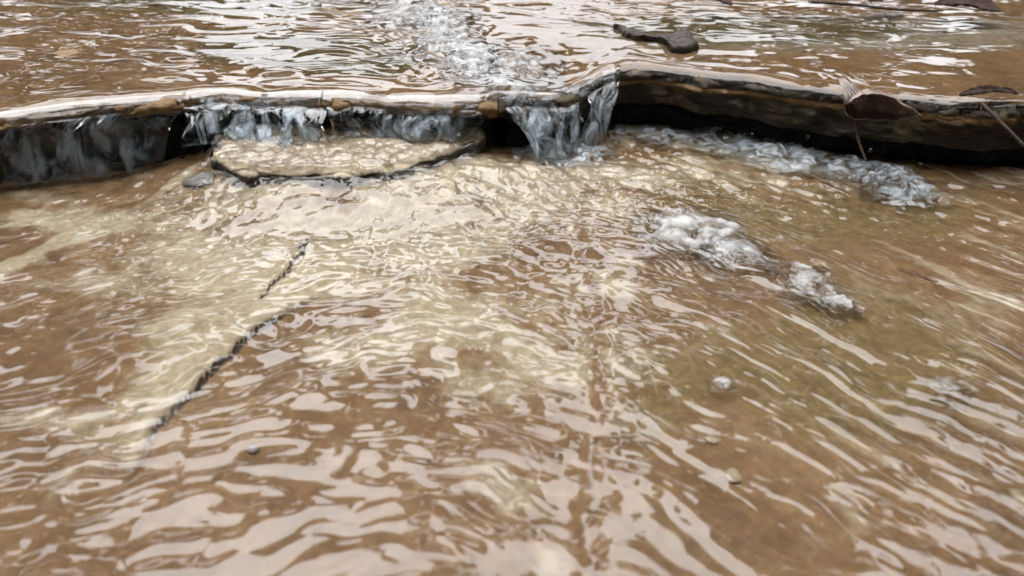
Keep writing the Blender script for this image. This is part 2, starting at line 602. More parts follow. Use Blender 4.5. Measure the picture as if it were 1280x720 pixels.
def lower_water_height(X, Y):
    # direction of the bands: they rise to the right on the left side and fall to the right on the right side
    g = band_offset(X)
    wx = 0.030 * fbm(X * 7, Y * 7, 80, 3)
    wy = 0.030 * fbm(X * 7, Y * 7, 84, 3)
    q = Y - g + wy
    p = X + wx
    calm = 1 - .88 * np.clip(blob(X, Y, 95, 440, .12, .055), 0, 1) - .6 * np.clip(blob(X, Y, 100, 330, .10, .04), 0, 1)
    near = sstep(.95, .45, Y)
    amp = calm * (0.75 + 0.5 * noise(X * 4, Y * 4, 88))
    rt = sstep(.02, .30, X)
    Z = amp * ((1 - rt) * (0.0022 * noise(p * 26, q * 52, 90) + 0.00075 * noise(p * 46, q * 88, 92))
               + rt * (0.0034 * noise(p * 15, q * 40, 85) + 0.00105 * noise(p * 30, q * 80, 86) + .0004 * noise(p * 60, q * 130, 82)) + 0.0032 * noise(p * 8, q * 18, 91))
    Z = Z + amp * (.4 + rt) * .00042 * noise(p * 62, q * 72, 81) + blob(X, Y, 400, 228, .26, .085) * (.0024 * noise(p * 62, q * 72, 78) + .0012 * noise(p * 110, q * 120, 79))
    dS, _ = seg_dist(X + .008 * noise(X * 30, Y * 30, 94), Y, SEAM)
    sm = np.exp(-(dS / .030) ** 2) * (.4 + .6 * sstep(.3, .7, Y))
    Z = Z * (1 - .35 * sm) + sm * (.0014 * noise(X * 50 + 2 * noise(X * 20, Y * 20, 83), Y * 30, 93) + .0008 * noise(X * 90, Y * 70, 89)) - .0010 * np.exp(-(dS / .010) ** 2)
    # boil below the falls
    turb = 0
    for px, py, s in IMPACTS:
        c = at_xy(px, py, 0)
        d = np.hypot(X - c[0], (Y - c[1]) * 1.15)
        turb = turb + s * np.exp(-(d / .17) ** 2)
        ph = np.clip(d, 0, None)
        Z = Z + s * .0018 * np.exp(-(d / .08) ** 2) * np.cos(ph * 210 + 3 * noise(X * 20, Y * 20, 95))
    turb = turb + .95 * blob(X, Y, 420, 225, .32, .11) + .55 * blob(X, Y, 500, 290, .28, .14) + .6 * blob(X, Y, 450, 185, .26, .07) + .4 * blob(X, Y, 900, 230, .35, .06)
    turb = np.clip(turb, 0, 1.3)
    Z = Z + turb * (0.0042 * fbm(X * 32 + wx * 60, Y * 36, 96, 2) + 0.0006 * noise(X * 90, Y * 90, 98))
    return Z


def make_lower_water():
    xs = spaced(-0.95, 1.15, 0.0023, -4, 4, 1.2)
    ys = spaced(0.24, 1.30, 0.0022, -3.0, 1.70, 1.2)
    X, Y = np.meshgrid(xs, ys, indexing='ij')
    Z = lower_water_height(X, Y)
    sd = poly_sd(X, Y, STEP) + 0.006 * noise(X * 50, Y * 50, 99)
    ymid = np.interp(X, [STEP[0, 0], STEP[13, 0], STEP[11, 0], STEP[8, 0], STEP[7, 0]], [at_xy(270, 186, ZS)[1], at_xy(330, 188, ZS)[1], at_xy(470, 186, ZS)[1], at_xy(640, 165, ZS)[1], at_xy(650, 160, ZS)[1]])
    front = sstep(.01, -.02, Y - ymid)
    sj = sd + .012 * noise(X * 22, Y * 22, 87)
    onstep = front * sstep(-.008, .002, sj) + (1 - front) * sstep(-.035, .012, sj)
    mo = mound(X, Y)
    Z = Z + mo + (ZS + 0.008 - mo) * onstep + onstep * .0045 * fbm(X * 26, Y * 34, 97, 3)
    fm = 0 * X
    for px, py, sc, rad in ((700, 190, 1.0, .055), (745, 186, .7, .03), (300, 172, .5, .05), (120, 200, .35, .06)):
        c = at_xy(px, py)
        fm = np.maximum(fm, sc * np.exp(-((X - c[0]) / rad) ** 2 - ((Y - c[1]) / rad * 1.3) ** 2))
    jx, jy = .016 * noise(X * 22, Y * 22, 142), .016 * noise(X * 22, Y * 22, 143)
    for pl, wd, sc in ((((-60, 214), (120, 202), (236, 186)), .016, .55), (((775, 166), (900, 180), (1060, 212), (1165, 238)), .022, .75),
                       (((640, 172), (600, 190), (560, 196)), .014, .4)):
        dd, _ = seg_dist(X + jx, Y + jy, [at_xy(*p) for p in pl])
        fm = np.maximum(fm, sc * np.exp(-(dd / wd) ** 2))
    me = grid_mesh('stream_water', X, Y, Z, dict(foam=fm), flip=True)
    o = link('stream_water', me, M_WATER)
    tag(o, kind='structure')


make_lower_water()


# ------------------------------------------------------------------ upper water
def film_surface(xs, sv):
    th = np.full(np.shape(xs), 0.05)
    X, Y, Z, up, a, f, b = profile(xs, sv, 0.0, 0.042, th, 3, .021)
    left = sstep(XF + .05, XF - .08, X + .25 * (Y - 1.15))
    wx = 0.035 * fbm(X * 6, Y * 6, 110, 3)
    wy = 0.025 * fbm(X * 6, Y * 6, 114, 3)
    p, q = X + wx, Y + wy + .10 * X
    tail = sstep(.0, .06, up)
    chop = left + (1 - left) * (.16 + .8 * np.exp(-((Y - at_xy(1060, 42, ZU)[1] + .22 * (X - .75)) / .13) ** 2))
    dF, _ = seg_dist(X, Y, FAULT)
    boil = np.exp(-(dF / .075) ** 2)
    W = chop * (0.0058 * noise(p * 7, q * 17, 120) + 0.0021 * noise(p * 16, q * 36, 122) + .0005 * noise(p * 38, q * 84, 123))
    W = W + boil * (0.0055 * fbm(X * 30, Y * 24, 126, 2, .4))
    cx = at_xy(680, 75, ZU)
    W = W + .0030 * np.exp(-((X - cx[0]) / .13) ** 2 - ((Y - cx[1]) / .10) ** 2) * fbm(X * 22, Y * 26, 131, 2)
    lipw = 0.0055 * noise(X * 9 + 1.5 * noise(X * 6, Y * 6, 132), Y * 10, 133) + 0.0005 * noise(X * 30 + 2 * noise(X * 12, Y * 20, 137), Y * 40, 134)
    Z = Z + W * (.25 + .75 * tail) + lipw * (1 - tail)
    Y = Y - (a > 0) * np.sin(a) * (0.007 * noise(X * 8 + 2 * noise(X * 5, 0 * X, 138), Z * 14, 135) + .0006 * noise(X * 30, Z * 90, 136))
    Z = Z - notch(X, up)
    return X, Y, Z, f


def make_upper_water():
    xs = spaced(-1.05, 1.35, 0.0030, LIP[0, 0], LIP[-1, 0], 1.1)
    xs = np.unique(np.clip(xs, LIP[0, 0], LIP[-1, 0]))
    upv = -spaced(0, 1.3, 0.0030, -0.0001, 4.0, 1.1)[::-1]
    upv = upv[upv < 0]
    sv = np.concatenate([upv, np.linspace(0, 1, 18), np.linspace(1.05, 1.35, 7)])
    X, Y, Z, f = film_surface(xs, sv)
    Y = Y + f * .03                               # the film runs back onto the rock face and ends there
    path = [at_xy(*p, ZU + .006) for p in ((500, -10), (535, 15), (556, 55), (588, 82), (640, 97), (700, 104), (752, 92))]
    dP, _ = seg_dist(X + .02 * noise(X * 18, Y * 18, 140), Y + .02 * noise(X * 18, Y * 18, 141), path)
    fm = np.exp(-(dP / .040) ** 2)
    fm = np.maximum(fm, .55 * sstep(xs_lip(225), xs_lip(250), X) * sstep(xs_lip(400), xs_lip(370), X) * sstep(.010, -.02, Y - lip_smooth(X) - .012))
    me = grid_mesh('upper_stream_water', X, Y, Z, dict(foam=fm))
    o = link('upper_stream_water', me, M_WATER)
    tag(o, kind='structure')


make_upper_water()


# ------------------------------------------------------------------ falling water
def water_fall(lip0, lip1, bot0, bot1, label, seed, thick=.003, reach=.03, foam=1.0, fold=.004, zend=-.004, n=110, m=90):
    """water leaving the lip between two pixels of the lip line: it follows the film over the round edge,
    thins out at both sides and drops into the pool between two points of the pool"""
    u = np.linspace(0, 1, n)
    t = np.linspace(0, 1, m)
    U, T = np.meshgrid(u, t, indexing='ij')
    x0, x1 = xs_lip(lip0), xs_lip(lip1)
    b0, b1 = at_xy(*bot0, zend), at_xy(*bot1, zend)
    k = .30                                        # share of the sheet that lies on the lip
    s = np.where(T < k, .38 + (T / k) * .62, 1.0)
    V = np.clip((T - k) / (1 - k), 0, 1)
    wob = .018 * noise(U * 2.2, T * 2.2, seed) + .006 * noise(U * 6, T * 4, seed + 1)
    X = x0 + (x1 - x0) * U + wob * sstep(.1, .5, T)
    X, Y, Z, _ = film_surface(X, s)
    Xb = b0[0] + (b1[0] - b0[0]) * U
    Yb = np.minimum(b0[1] + (b1[1] - b0[1]) * U, lip_smooth(X) - .004)
    X = X + (Xb - (x0 + (x1 - x0) * U)) * V ** .9
    Ylip = Y
    Y = Y + (np.minimum(Yb, Ylip - reach) - Ylip) * V ** .75
    Z = Z + (zend - Z) * (.25 * V + .75 * V ** 1.6)
    # folds that run with the flow
    run = sstep(.12, .45, T)
    fl = fold * noise(U * (x1 - x0) * 55 + 1.2 * noise(U * 3, T * 3, seed + 4), T * 1.8, seed + 2) + fold * .45 * noise(U * (x1 - x0) * 130, T * 3.5, seed + 3) + fold * 1.2 * noise(U * 2.5, T * 3, seed + 5)
    Y = Y + run * fl
    edge = sstep(0, .2, np.minimum(U, 1 - U) + .13 * noise(U * 5, T * 4, seed + 7) + .05 * noise(U * 14, T * 9, seed + 8))
    edge = edge * sstep(.05, .40, T)
    tk = thick * edge * (1 + .7 * noise(U * (x1 - x0) * 50, T * 2.5, seed + 6))
    fm = foam * edge * (.25 + .75 * sstep(.1, .8, T))
    K = 2 * n - 2
    ring = list(range(n)) + list(range(n - 2, 0, -1))
    XX, YY, ZZ, FF = (np.zeros((K + 1, m)) for _ in range(4))
    up_ = np.where(T < k, 1 - .7 * T / k, .3 * (1 - V))          # how far the sheet's normal points up
    for r in range(K + 1):
        q = r % K
        i = ring[q]
        w = -1.0 if q >= n else 1.0
        o = (tk[i] * w if w > 0 else -tk[i] * .8) - .0012 * (1 - np.clip(edge[i] * 2, 0, 1))
        if i in (0, n - 1): o = -.0012 + 0 * tk[i]
        XX[r] = X[i]
        YY[r] = Y[i] - o * np.sqrt(1 - up_[i] ** 2)
        ZZ[r] = Z[i] + o * up_[i]
        FF[r] = fm[i]
    o = link('water_fall', grid_mesh('water_fall', XX, YY, ZZ, dict(foam=FF)), M_CURT)
    return tag(o, label, 'waterfall', 'small falls of water over the rock ledge')


water_fall(-20, 222, (-10, 212), (236, 184), 'dark glassy water curtain at the far left end of the ledge', 200, foam=.42, fold=.010, n=150)
water_fall(226, 400, (250, 166), (424, 160), 'broad bluish white water curtain arching onto the pale rock step', 210, foam=1.5, fold=.010, reach=.04, zend=ZS)
water_fall(402, 612, (440, 160), (596, 160), 'wrinkled low water curtain left of the fault in the ledge', 222, foam=.8, fold=.010, reach=.02, zend=ZS - .01)
water_fall(626, 726, (668, 196), (726, 191), 'wide tumbling chute of water pouring through the ledge notch', 230, foam=1.2, fold=.009, reach=.045, thick=.005)
water_fall(736, 774, (730, 188), (758, 184), 'thin rope of water just right of the wide chute', 240, foam=.9, fold=.006, thick=.004)


# ------------------------------------------------------------------ splashes and foam
def ico(sub=2):
    import bmesh
    bm = bmesh.new()
    bmesh.ops.create_icosphere(bm, subdivisions=sub, radius=1)
    v = np.array([p.co[:] for p in bm.verts])
    f = np.array([[q.index for q in p.verts] for p in bm.faces])
    bm.free()
    return v, f


IV, IF = ico(3)


def bubbles(name, centres, radii, label, cat, mat, flat=.8, group=None):
    co, fa = [], []
    for k, (c, r) in enumerate(zip(centres, radii)):
        v = IV * r * np.array([1, 1, flat]) + np.asarray(c)
        v = v + (IV * (0.12 * r * noise(IV[:, 0] * 2 + k, IV[:, 1] * 2 + IV[:, 2], 7)[:, None]))
        fa.append(IF + len(IV) * k)
        co.append(v)
    co, fa = np.concatenate(co), np.concatenate(fa)
    me = raw_mesh(name, co, fa)
    a = me.attributes.new('foam', 'FLOAT', 'POINT')
    a.data.foreach_set('value', np.ones(len(co), np.float32))
    o = link(name, me, mat)
    return tag(o, label, cat, group)


def foam_raft(px, py, z, w, h, n, rmin, rmax, label, seed, res=110):
    """a raft of bubbles: domes of mixed sizes run together in one skin that sinks into the water at its rim"""
    rr = np.random.default_rng(seed)
    c, e1, e2 = at_xy(px, py, z), at_xy(px + w, py, z), at_xy(px, py - h, z)
    rx, ry = np.hypot(*(e1 - c)) * 1.25, np.hypot(*(e2 - c)) * 1.25
    u = np.linspace(-1, 1, res)
    U, V = np.meshgrid(u, u, indexing='ij')
    X, Y = c[0] + rx * U, c[1] + ry * V
    rad = np.hypot(U, V) + .45 * fbm(X / rx * 1.3, Y / ry * 1.3, seed, 3, .6)
    env = sstep(.95, .45, rad)
    D = np.zeros_like(X)
    for k in range(n * 3):
        th, q = rr.uniform(0, 2 * np.pi), math.sqrt(rr.uniform()) * .92
        bx, by = c[0] + rx * q * math.cos(th), c[1] + ry * q * math.sin(th)
        r = rmin + (rmax - rmin) * rr.uniform() ** 2.2 * (1.1 - .6 * q)
        d2 = (X - bx) ** 2 + (Y - by) ** 2
        D = np.maximum(D, .42 * np.sqrt(np.maximum(r * r - d2, 0)))
    for _ in range(1):
        D[1:-1, 1:-1] = (D[1:-1, 1:-1] * 4 + D[:-2, 1:-1] + D[2:, 1:-1] + D[1:-1, :-2] + D[1:-1, 2:]) / 8
    base = lower_water_height(X, Y) if z < .05 else film_z(X, Y)
    Z = base - .0020 + env * (.0022 + D) + .0004 * noise(X * 300, Y * 300, seed)
    fm = np.clip(env * (.22 + .9 * noise(X * 40, Y * 40, seed + 2) + D * 60), 0, 1) * sstep(.0, .8, env)
    o = link('foam_patch', grid_mesh('foam_patch', X, Y, Z, dict(foam=fm), flip=True), M_FOAM)
    return tag(o, label, 'foam', 'foam on the stream')


def film_z(X, Y):
    up = np.maximum(Y - lip_smooth(X) - .042, 0)
    return film_surface(X, -up)[2]


foam_raft(862, 285, .002, 56, 24, 60, .003, .017, 'largest white bubble raft floating right of the seam', 301, 150)
foam_raft(918, 312, .002, 40, 16, 40, .003, .013, 'smaller bubble raft just below the largest white raft', 302)
foam_raft(1008, 348, .002, 34, 20, 40, .003, .015, 'round clump of white foam on the ochre water', 303)
foam_raft(1046, 374, .002, 22, 11, 16, .003, .009, 'little tail of foam below the round white clump', 304)
foam_raft(560, 36, ZU + .012, 30, 22, 30, .004, .018, 'big bubbles riding the fault above the falls', 305)
foam_raft(590, 72, ZU + .006, 30, 20, 30, .004, .017, 'bubbles about to slip over the ledge notch', 306)
foam_raft(500, 10, ZU + .02, 40, 12, 20, .004, .014, 'far bubbles gathered on the upper water near fault', 307)
foam_raft(650, 82, ZU - .004, 46, 14, 26, .003, .012, 'thin froth spread over the wet notch just before the wide chute', 310)
foam_raft(1190, 480, .002, 20, 10, 12, .002, .007, 'small foam fleck on the brown water near right edge', 308)
foam_raft(905, 476, .002, 14, 8, 8, .002, .006, 'tiny foam fleck in the middle of the brown water', 309)


def splash(name, px, py, w, h, label, seed, zmax=.03, n=70, foam=1.0):
    """a heap of broken water"""
    c, e1, e2 = at_xy(px, py), at_xy(px + w, py), at_xy(px, py - h)
    rx, ry = np.hypot(*(e1 - c)), np.hypot(*(e2 - c))
    u = np.linspace(-1, 1, n)
    U, V = np.meshgrid(u, u, indexing='ij')
    sq = np.sqrt(np.maximum(1 - V * V / 2, 0)), np.sqrt(np.maximum(1 - U * U / 2, 0))
    A, B = U * sq[0], V * sq[1]
    rad = np.hypot(A, B)
    X, Y = c[0] + rx * A, c[1] + ry * B
    X = X + .012 * noise(X * 40, Y * 40, seed)
    Y = Y + .012 * noise(X * 40, Y * 40, seed + 1)
    env = np.clip(1 - rad ** 2, 0, 1) ** .8
    Z = -.006 + env * (zmax * (.55 + 1.0 * fbm(X * 24, Y * 24, seed + 2, 3, .55)) + .006) + env * .0025 * noise(X * 75, Y * 75, seed + 6)
    Z = np.maximum(Z, -.006)
    me = grid_mesh(name, X, Y, Z, dict(foam=np.clip(env * 1.4, 0, 1) * foam), flip=True)
    o = link(name, me, M_SPL)
    return tag(o, label, 'splash', 'splashes under the ledge')


splash('water_splash', 1118, 226, 48, 26, 'white splash boiling at the dark hollow under the curled leaf', 320, .018)
splash('water_splash', 985, 190, 70, 22, 'low broken splash under the middle of the mossy face', 330, .011, foam=.8)
splash('water_splash', 822, 163, 40, 11, 'smallest splash just right of the thin water rope', 360, .008, foam=.7)
splash('water_splash', 1058, 206, 40, 13, 'splash between the leaf stalk and the middle of the ledge', 370, .010, foam=.8)
splash('water_splash', 905, 172, 50, 18, 'splash under mossy face nearest the falling ropes', 340, .010, foam=.7)
splash('water_splash', 700, 190, 66, 17, 'white churn at the foot of the wide water chute', 350, .013, foam=1.1)

# ------------------------------------------------------------------ leaf, twigs, shards, pebbles
def simple_mat(name, c1, c2, scale, rough=.4, bump=.3, coat=0.0, spec=.5):
    m, nt = mat_new(name)
    co = coords(nt)
    n = noise_node(nt, scale, 6, .65, .4, co)
    c = ramp(nt, n, [(.32, c1), (.68, c2)])
    p = N(nt, 'ShaderNodeBsdfPrincipled')
    nt.links.new(c, p.inputs['Base Color'])
    p.inputs['Roughness'].default_value = rough
    p.inputs['Coat Weight'].default_value = coat
    p.inputs['Specular IOR Level'].default_value = spec
    b = N(nt, 'ShaderNodeBump')
    b.inputs['Strength'].default_value = bump
    b.inputs['Distance'].default_value = .002
    nt.links.new(noise_node(nt, scale * 3, 4, .6, 0, co), b.inputs['Height'])
    nt.links.new(b.outputs['Normal'], p.inputs['Normal'])
    o = N(nt, 'ShaderNodeOutputMaterial')
    nt.links.new(p.outputs[0], o.inputs[0])
    return m


M_LEAF = simple_mat('dead_leaf_brown', (.055, .032, .022), (.20, .125, .085), 60, .35, .5, .4)
M_LEAFP = simple_mat('dead_leaf_bleached', (.09, .06, .045), (.30, .24, .20), 90, .35, .5, .4)
M_LEAF2 = simple_mat('dead_leaf_dark', (.018, .010, .007), (.05, .028, .018), 60, .6, .5, .0, .12)
M_TWIG = simple_mat('wet_twig', (.02, .014, .012), (.06, .04, .03), 90, .55, .6, .0, .2)
M_PEB = simple_mat('bluish_pebble', (.17, .165, .15), (.25, .245, .225), 50, .6)
M_PEB2 = simple_mat('cream_pebble', (.30, .25, .16), (.44, .37, .24), 50, .6)


def leaf_mesh(name, spine, widths, ups, fold, seed, n=34, m=19, ribs=.0012, thick=.0008):
    """curled blade: spine points, half widths and up-vectors, cross-section folded by angle"""
    sp = np.array(spine)
    t = np.linspace(0, 1, len(sp))
    u = np.linspace(0, 1, n)
    P = np.stack([np.interp(u, t, sp[:, k]) for k in range(3)], -1)
    for _ in range(4):
        P[1:-1] = (P[:-2] + 2 * P[1:-1] + P[2:]) / 4
    Wd = np.interp(u, t, widths)
    Fd = np.interp(u, t, fold)
    Up = np.stack([np.interp(u, t, np.array(ups)[:, k]) for k in range(3)], -1)
    T = np.gradient(P, axis=0)
    T /= np.linalg.norm(T, axis=1)[:, None]
    Sd = np.cross(T, Up)
    Sd /= np.linalg.norm(Sd, axis=1)[:, None]
    Nn = np.cross(Sd, T)
    w = np.linspace(-1, 1, m)
    G_ = np.zeros((n, m, 3))
    for j, s in enumerate(w):
        ang = Fd * abs(s)
        off = Sd * (np.sign(s) * Wd * abs(s) * np.cos(ang))[:, None] + Nn * (Wd * abs(s) * np.sin(ang))[:, None]
        rib = ribs * np.sin(u * 60 + abs(s) * 9) * abs(s)
        jag = 1 + .10 * noise(u * 16, 0 * u + s * 1.5, seed) * (abs(s) > .8)
        G_[:, j] = P + off * jag[:, None] + Nn * (rib + .003 * noise(u * 5, u * 0 + s * 2, seed + 1))[:, None]
    me = grid_mesh(name, G_[..., 0], G_[..., 1], G_[..., 2])
    return me, P


def solid(o, t):
    md = o.modifiers.new('thickness', 'SOLIDIFY')
    md.thickness = t
    md.offset = 0
    return o


def tube(name, pts, radii, mat, parent=None, k=10, seed=0):
    P = np.array(pts, float)
    t = np.linspace(0, 1, len(P))
    n = max(16, len(P) * 6)
    u = np.linspace(0, 1, n)
    Q = np.stack([np.interp(u, t, P[:, i]) for i in range(3)], -1)
    for _ in range(5):
        Q[1:-1] = (Q[:-2] + 2 * Q[1:-1] + Q[2:]) / 4
    rad = np.interp(u, np.linspace(0, 1, len(radii)), radii)
    rad = rad * (1 + .25 * noise(u * 12, u * 0, seed + 400))
    rad[0] *= .3
    rad[-1] *= .3
    T = np.gradient(Q, axis=0)
    T /= np.linalg.norm(T, axis=1)[:, None]
    ref = np.array([0.13, .2, 1.0])
    A = np.cross(T, ref)
    A /= np.linalg.norm(A, axis=1)[:, None]
    B = np.cross(T, A)
    th = np.linspace(0, 2 * np.pi, k + 1)
    G_ = Q[:, None] + rad[:, None, None] * (A[:, None] * np.cos(th)[None, :, None] + B[:, None] * np.sin(th)[None, :, None])
    return link(name, grid_mesh(name, G_[..., 0], G_[..., 1], G_[..., 2]), mat, parent)


def empty(name, loc, label, cat, group=None):
    o = bpy.data.objects.new(name, None)
    COL.objects.link(o)
    o.location = loc
    o.empty_display_size = .02
    return tag(o, label, cat, group)


def local(pts, root):
    return [tuple(np.array(p) - np.array(root.location)) for p in pts]


def local_pts(pts, root):
    return [np.array(p) - np.array(root.location) for p in pts]


# the curled dead leaf caught on the lip
root_xyz = at(1085, 122, ZU + .004)
lf = empty('dead_leaf', root_xyz, 'curled brown dead leaf caught on the lip of the mossy ledge', 'leaf')
rim = [at(1058, 124, ZU + .012), at(1078, 114, ZU + .022), at(1102, 115, ZU + .024), at(1126, 126, ZU + .018), at(1148, 142, ZU + .004)]
toe = [at(1060, 146, ZU - .016), at(1080, 150, ZU - .020), at(1104, 151, ZU - .022), at(1126, 149, ZU - .018), at(1147, 145, ZU - .008)]
rim = [p + np.array([0, -.012, 0]) for p in rim]


def leaf_cup(rim, toe, n=40, m=26):
    """blade rolled into an open cup: toe on the rock face, round the back, forward to the rim"""
    t = np.linspace(0, 1, len(rim))
    u = np.linspace(0, 1, n)

    def ev(P):
        Q = np.stack([np.interp(u, t, np.array(P)[:, k]) for k in range(3)], -1)
        for _ in range(5):
            Q[1:-1] = (Q[:-2] + 2 * Q[1:-1] + Q[2:]) / 4
        return Q
    F, T_ = ev(rim), ev(toe)
    G_ = np.zeros((n, m, 3))
    dep = .040 * np.sin(np.pi * np.clip(u * .9 + .08, 0, 1)) ** .6
    for j in range(m):
        v = j / (m - 1)
        base = T_ + (F - T_) * sstep(.05, .95, v)
        G_[:, j] = base + np.array([0, 1, 0]) * (dep * np.sin(np.pi * v) ** .8)[:, None]
        G_[:, j, 2] += .0035 * noise(u * 9, u * 0 + v * 4, 411) + .0003 * np.sin(u * 44 + v * 5) * v
        G_[:, j, 1] += .004 * noise(u * 12, u * 0 + v * 3, 412)
    return G_


G_ = leaf_cup(local_pts(rim, lf), local_pts(toe, lf))
bl = link('blade', grid_mesh('blade', G_[..., 0], G_[..., 1], G_[..., 2]), M_LEAF, lf)
solid(bl, .0012)
tube('midrib', [tuple(q) for q in G_[2:-2:5, 18]], [.0014, .0011, .0006], M_LEAF, lf, 8)
# dry pleated end of the leaf standing up at its left
a0, a1 = at(1045, 96, ZU + .030), at(1052, 95, ZU + .031)
b0, b1 = at(1052, 128, ZU + .006), at(1084, 120, ZU + .012)
u, v = np.meshgrid(np.linspace(0, 1, 60), np.linspace(0, 1, 30), indexing='ij')
Q = (a0 * (1 - u[..., None]) + a1 * u[..., None]) * (1 - v[..., None]) + (b0 * (1 - u[..., None]) + b1 * u[..., None]) * v[..., None]
Q = Q - np.array(lf.location) + np.array([0, -.010, 0])
Q[..., 1] += .0022 * np.sin(u * 34 + 1.5 * noise(u * 3, v * 3, 415)) * (.4 + .6 * v) - .010 * np.sin(np.pi * v)
Q[..., 2] += .0016 * noise(u * 7, v * 0, 416) * (1 - v)
solid(link('pleated_tip', grid_mesh('pleated_tip', Q[..., 0], Q[..., 1], Q[..., 2]), M_LEAFP, lf), .001)
tube('stalk', local([at(1058, 124, ZU + .004) + np.array([0, -.012, 0]), at(1062, 140, ZU - .02) + np.array([0, -.02, 0]), at(1064, 168, ZU - .045) + np.array([0, -.03, 0]), at(1072, 190, ZU - .06) + np.array([0, -.035, 0])], lf), [.0032, .0024, .0014], M_LEAF2, lf, 8)


def flat_leaf(a, b, z, wd, label, seed, lift=.006):
    A, B = at(*a, z), at(*b, z)
    root = empty('dead_leaf', (A + B) / 2, label, 'leaf')
    mid = (A + B) / 2 + np.array([0, 0, lift])
    me, P = leaf_mesh('blade', local([A, A * .7 + mid * .3, mid, B * .7 + mid * .3, B], root), [.002, wd * .8, wd, wd * .7, .002],
                      [(0, -.2, 1)] * 5, [.25, .3, .35, .3, .2], seed)
    solid(link('blade', me, M_LEAF2, root), .001)
    tube('midrib', [tuple(q + np.array([0, 0, .0008])) for q in P[::3]], [.0012, .0009, .0005], M_TWIG, root, 8)


flat_leaf((1200, 119), (1272, 116), ZU + .006, .010, 'narrow dark dead leaf lying along the ledge edge at right', 420)
flat_leaf((1168, 4), (1250, 14), ZU + .035, .028, 'dark sodden dead leaf on the upper water at top right', 425)
flat_leaf((1086, 2), (1130, -4), ZU + .038, .02, 'small dark leaf farther up the shelf at the top edge', 427)
flat_leaf((868, -4), (915, 6), ZU + .034, .018, 'dark leaf beside the thin rock shard at top', 428)

tw = tube('twig', [at(1226, 128, ZU + .006), at(1246, 150, ZU - .012) + np.array([0, -.02, 0]), at(1266, 172, ZU - .03) + np.array([0, -.03, 0]), at(1290, 196, ZU - .05) + np.array([0, -.035, 0])],
          [.0026, .0022, .0016], M_TWIG, seed=3)
tag(tw, 'thin dark twig leaning down the mossy rock face at right', 'twig')
tw = tube('twig', [at(1010, 2, ZU + .035), at(1060, 5, ZU + .036), at(1120, 12, ZU + .034), at(1180, 14, ZU + .03)], [.003, .0026, .0015], M_TWIG, seed=9)
tag(tw, 'long dark twig lying in the upper water at the top', 'twig')

o = rock_from_outline('rock_shard', [at_xy(x, y, ZU + .03) for x, y in ((775, 18), (795, 21), (812, 24), (832, 26), (864, 29), (876, 35), (868, 42), (842, 42), (818, 34), (796, 28), (780, 23))], ZU + .0125, ZU + .002,
                      simple_mat('dark_wet_stone', (.012, .008, .006), (.045, .028, .018), 60, .5, .8, .0, .2), 440, rough=.007, rag=1.4)
tag(o, 'thin dark rock shard breaking the upper water', 'rock')


def pebble(px, py, z, r, mat, label, seed, sq=(1, .8, .32)):
    v = IV * r * np.array(sq)
    v = v + IV * (r * .25 * noise(IV[:, 0] * 1.3 + seed, IV[:, 1] * 1.3 + IV[:, 2], seed))[:, None]
    o = link('pebble', raw_mesh('pebble', v, IF), mat)
    o.location = at(px, py, z)
    o.rotation_euler = (0, 0, seed)
    return tag(o, label, 'pebble')


pebble(252, 230, .008, .024, M_PEB, 'blue grey pebble beside the pale rock step', 3)
pebble(318, 566, -.014, .006, M_PEB, 'small round greyish pebble under the near water', 5)
pebble(915, 600, -.014, .008, M_PEB2, 'cream pebble under the near right water', 8)
pebble(888, 556, -.015, .006, M_PEB2, 'smaller cream pebble just above the cream one', 9)

rr = np.random.default_rng(77)
M_DROP = water_material('water_drops', 1.4)
for px, py, zl in ((492, 216, .03), (268, 152, .05), (655, 150, .03), (728, 150, .05), (664, 176, .02), (776, 168, .03), (1088, 188, .03), (1150, 205, .03),
                   (940, 168, .03), (1010, 172, .025), (420, 150, .05), (100, 186, .03), (205, 170, .03), (590, 146, .05)):
    v = IV * rr.uniform(.0016, .0034) * np.array([1, 1, 1.15])
    o = link('water_drop', raw_mesh('water_drop', v, IF), M_DROP)
    o.location = at(px, py, zl)
    tag(o, 'tiny bright drop of water thrown up by the falls', 'water drop', 'drops thrown up by the falls')

# ------------------------------------------------------------------ ground and the unseen canopy, shaped for the water's reflections
xs = np.linspace(-90, 90, 60)
X, Y = np.meshgrid(xs, xs, indexing='ij')
M_GND = rock_material('forest_floor', (.06, .045, .03), (.03, .022, .015), (.10, .075, .05), rough=.9, scale=.1)
gz = -.35 + 0 * X + .15 * fbm(X * .2, Y * .2, 500, 3) * (np.hypot(X, Y) > 8)
tag(link('ground', grid_mesh('ground', X, Y, gz), M_GND), kind='structure')


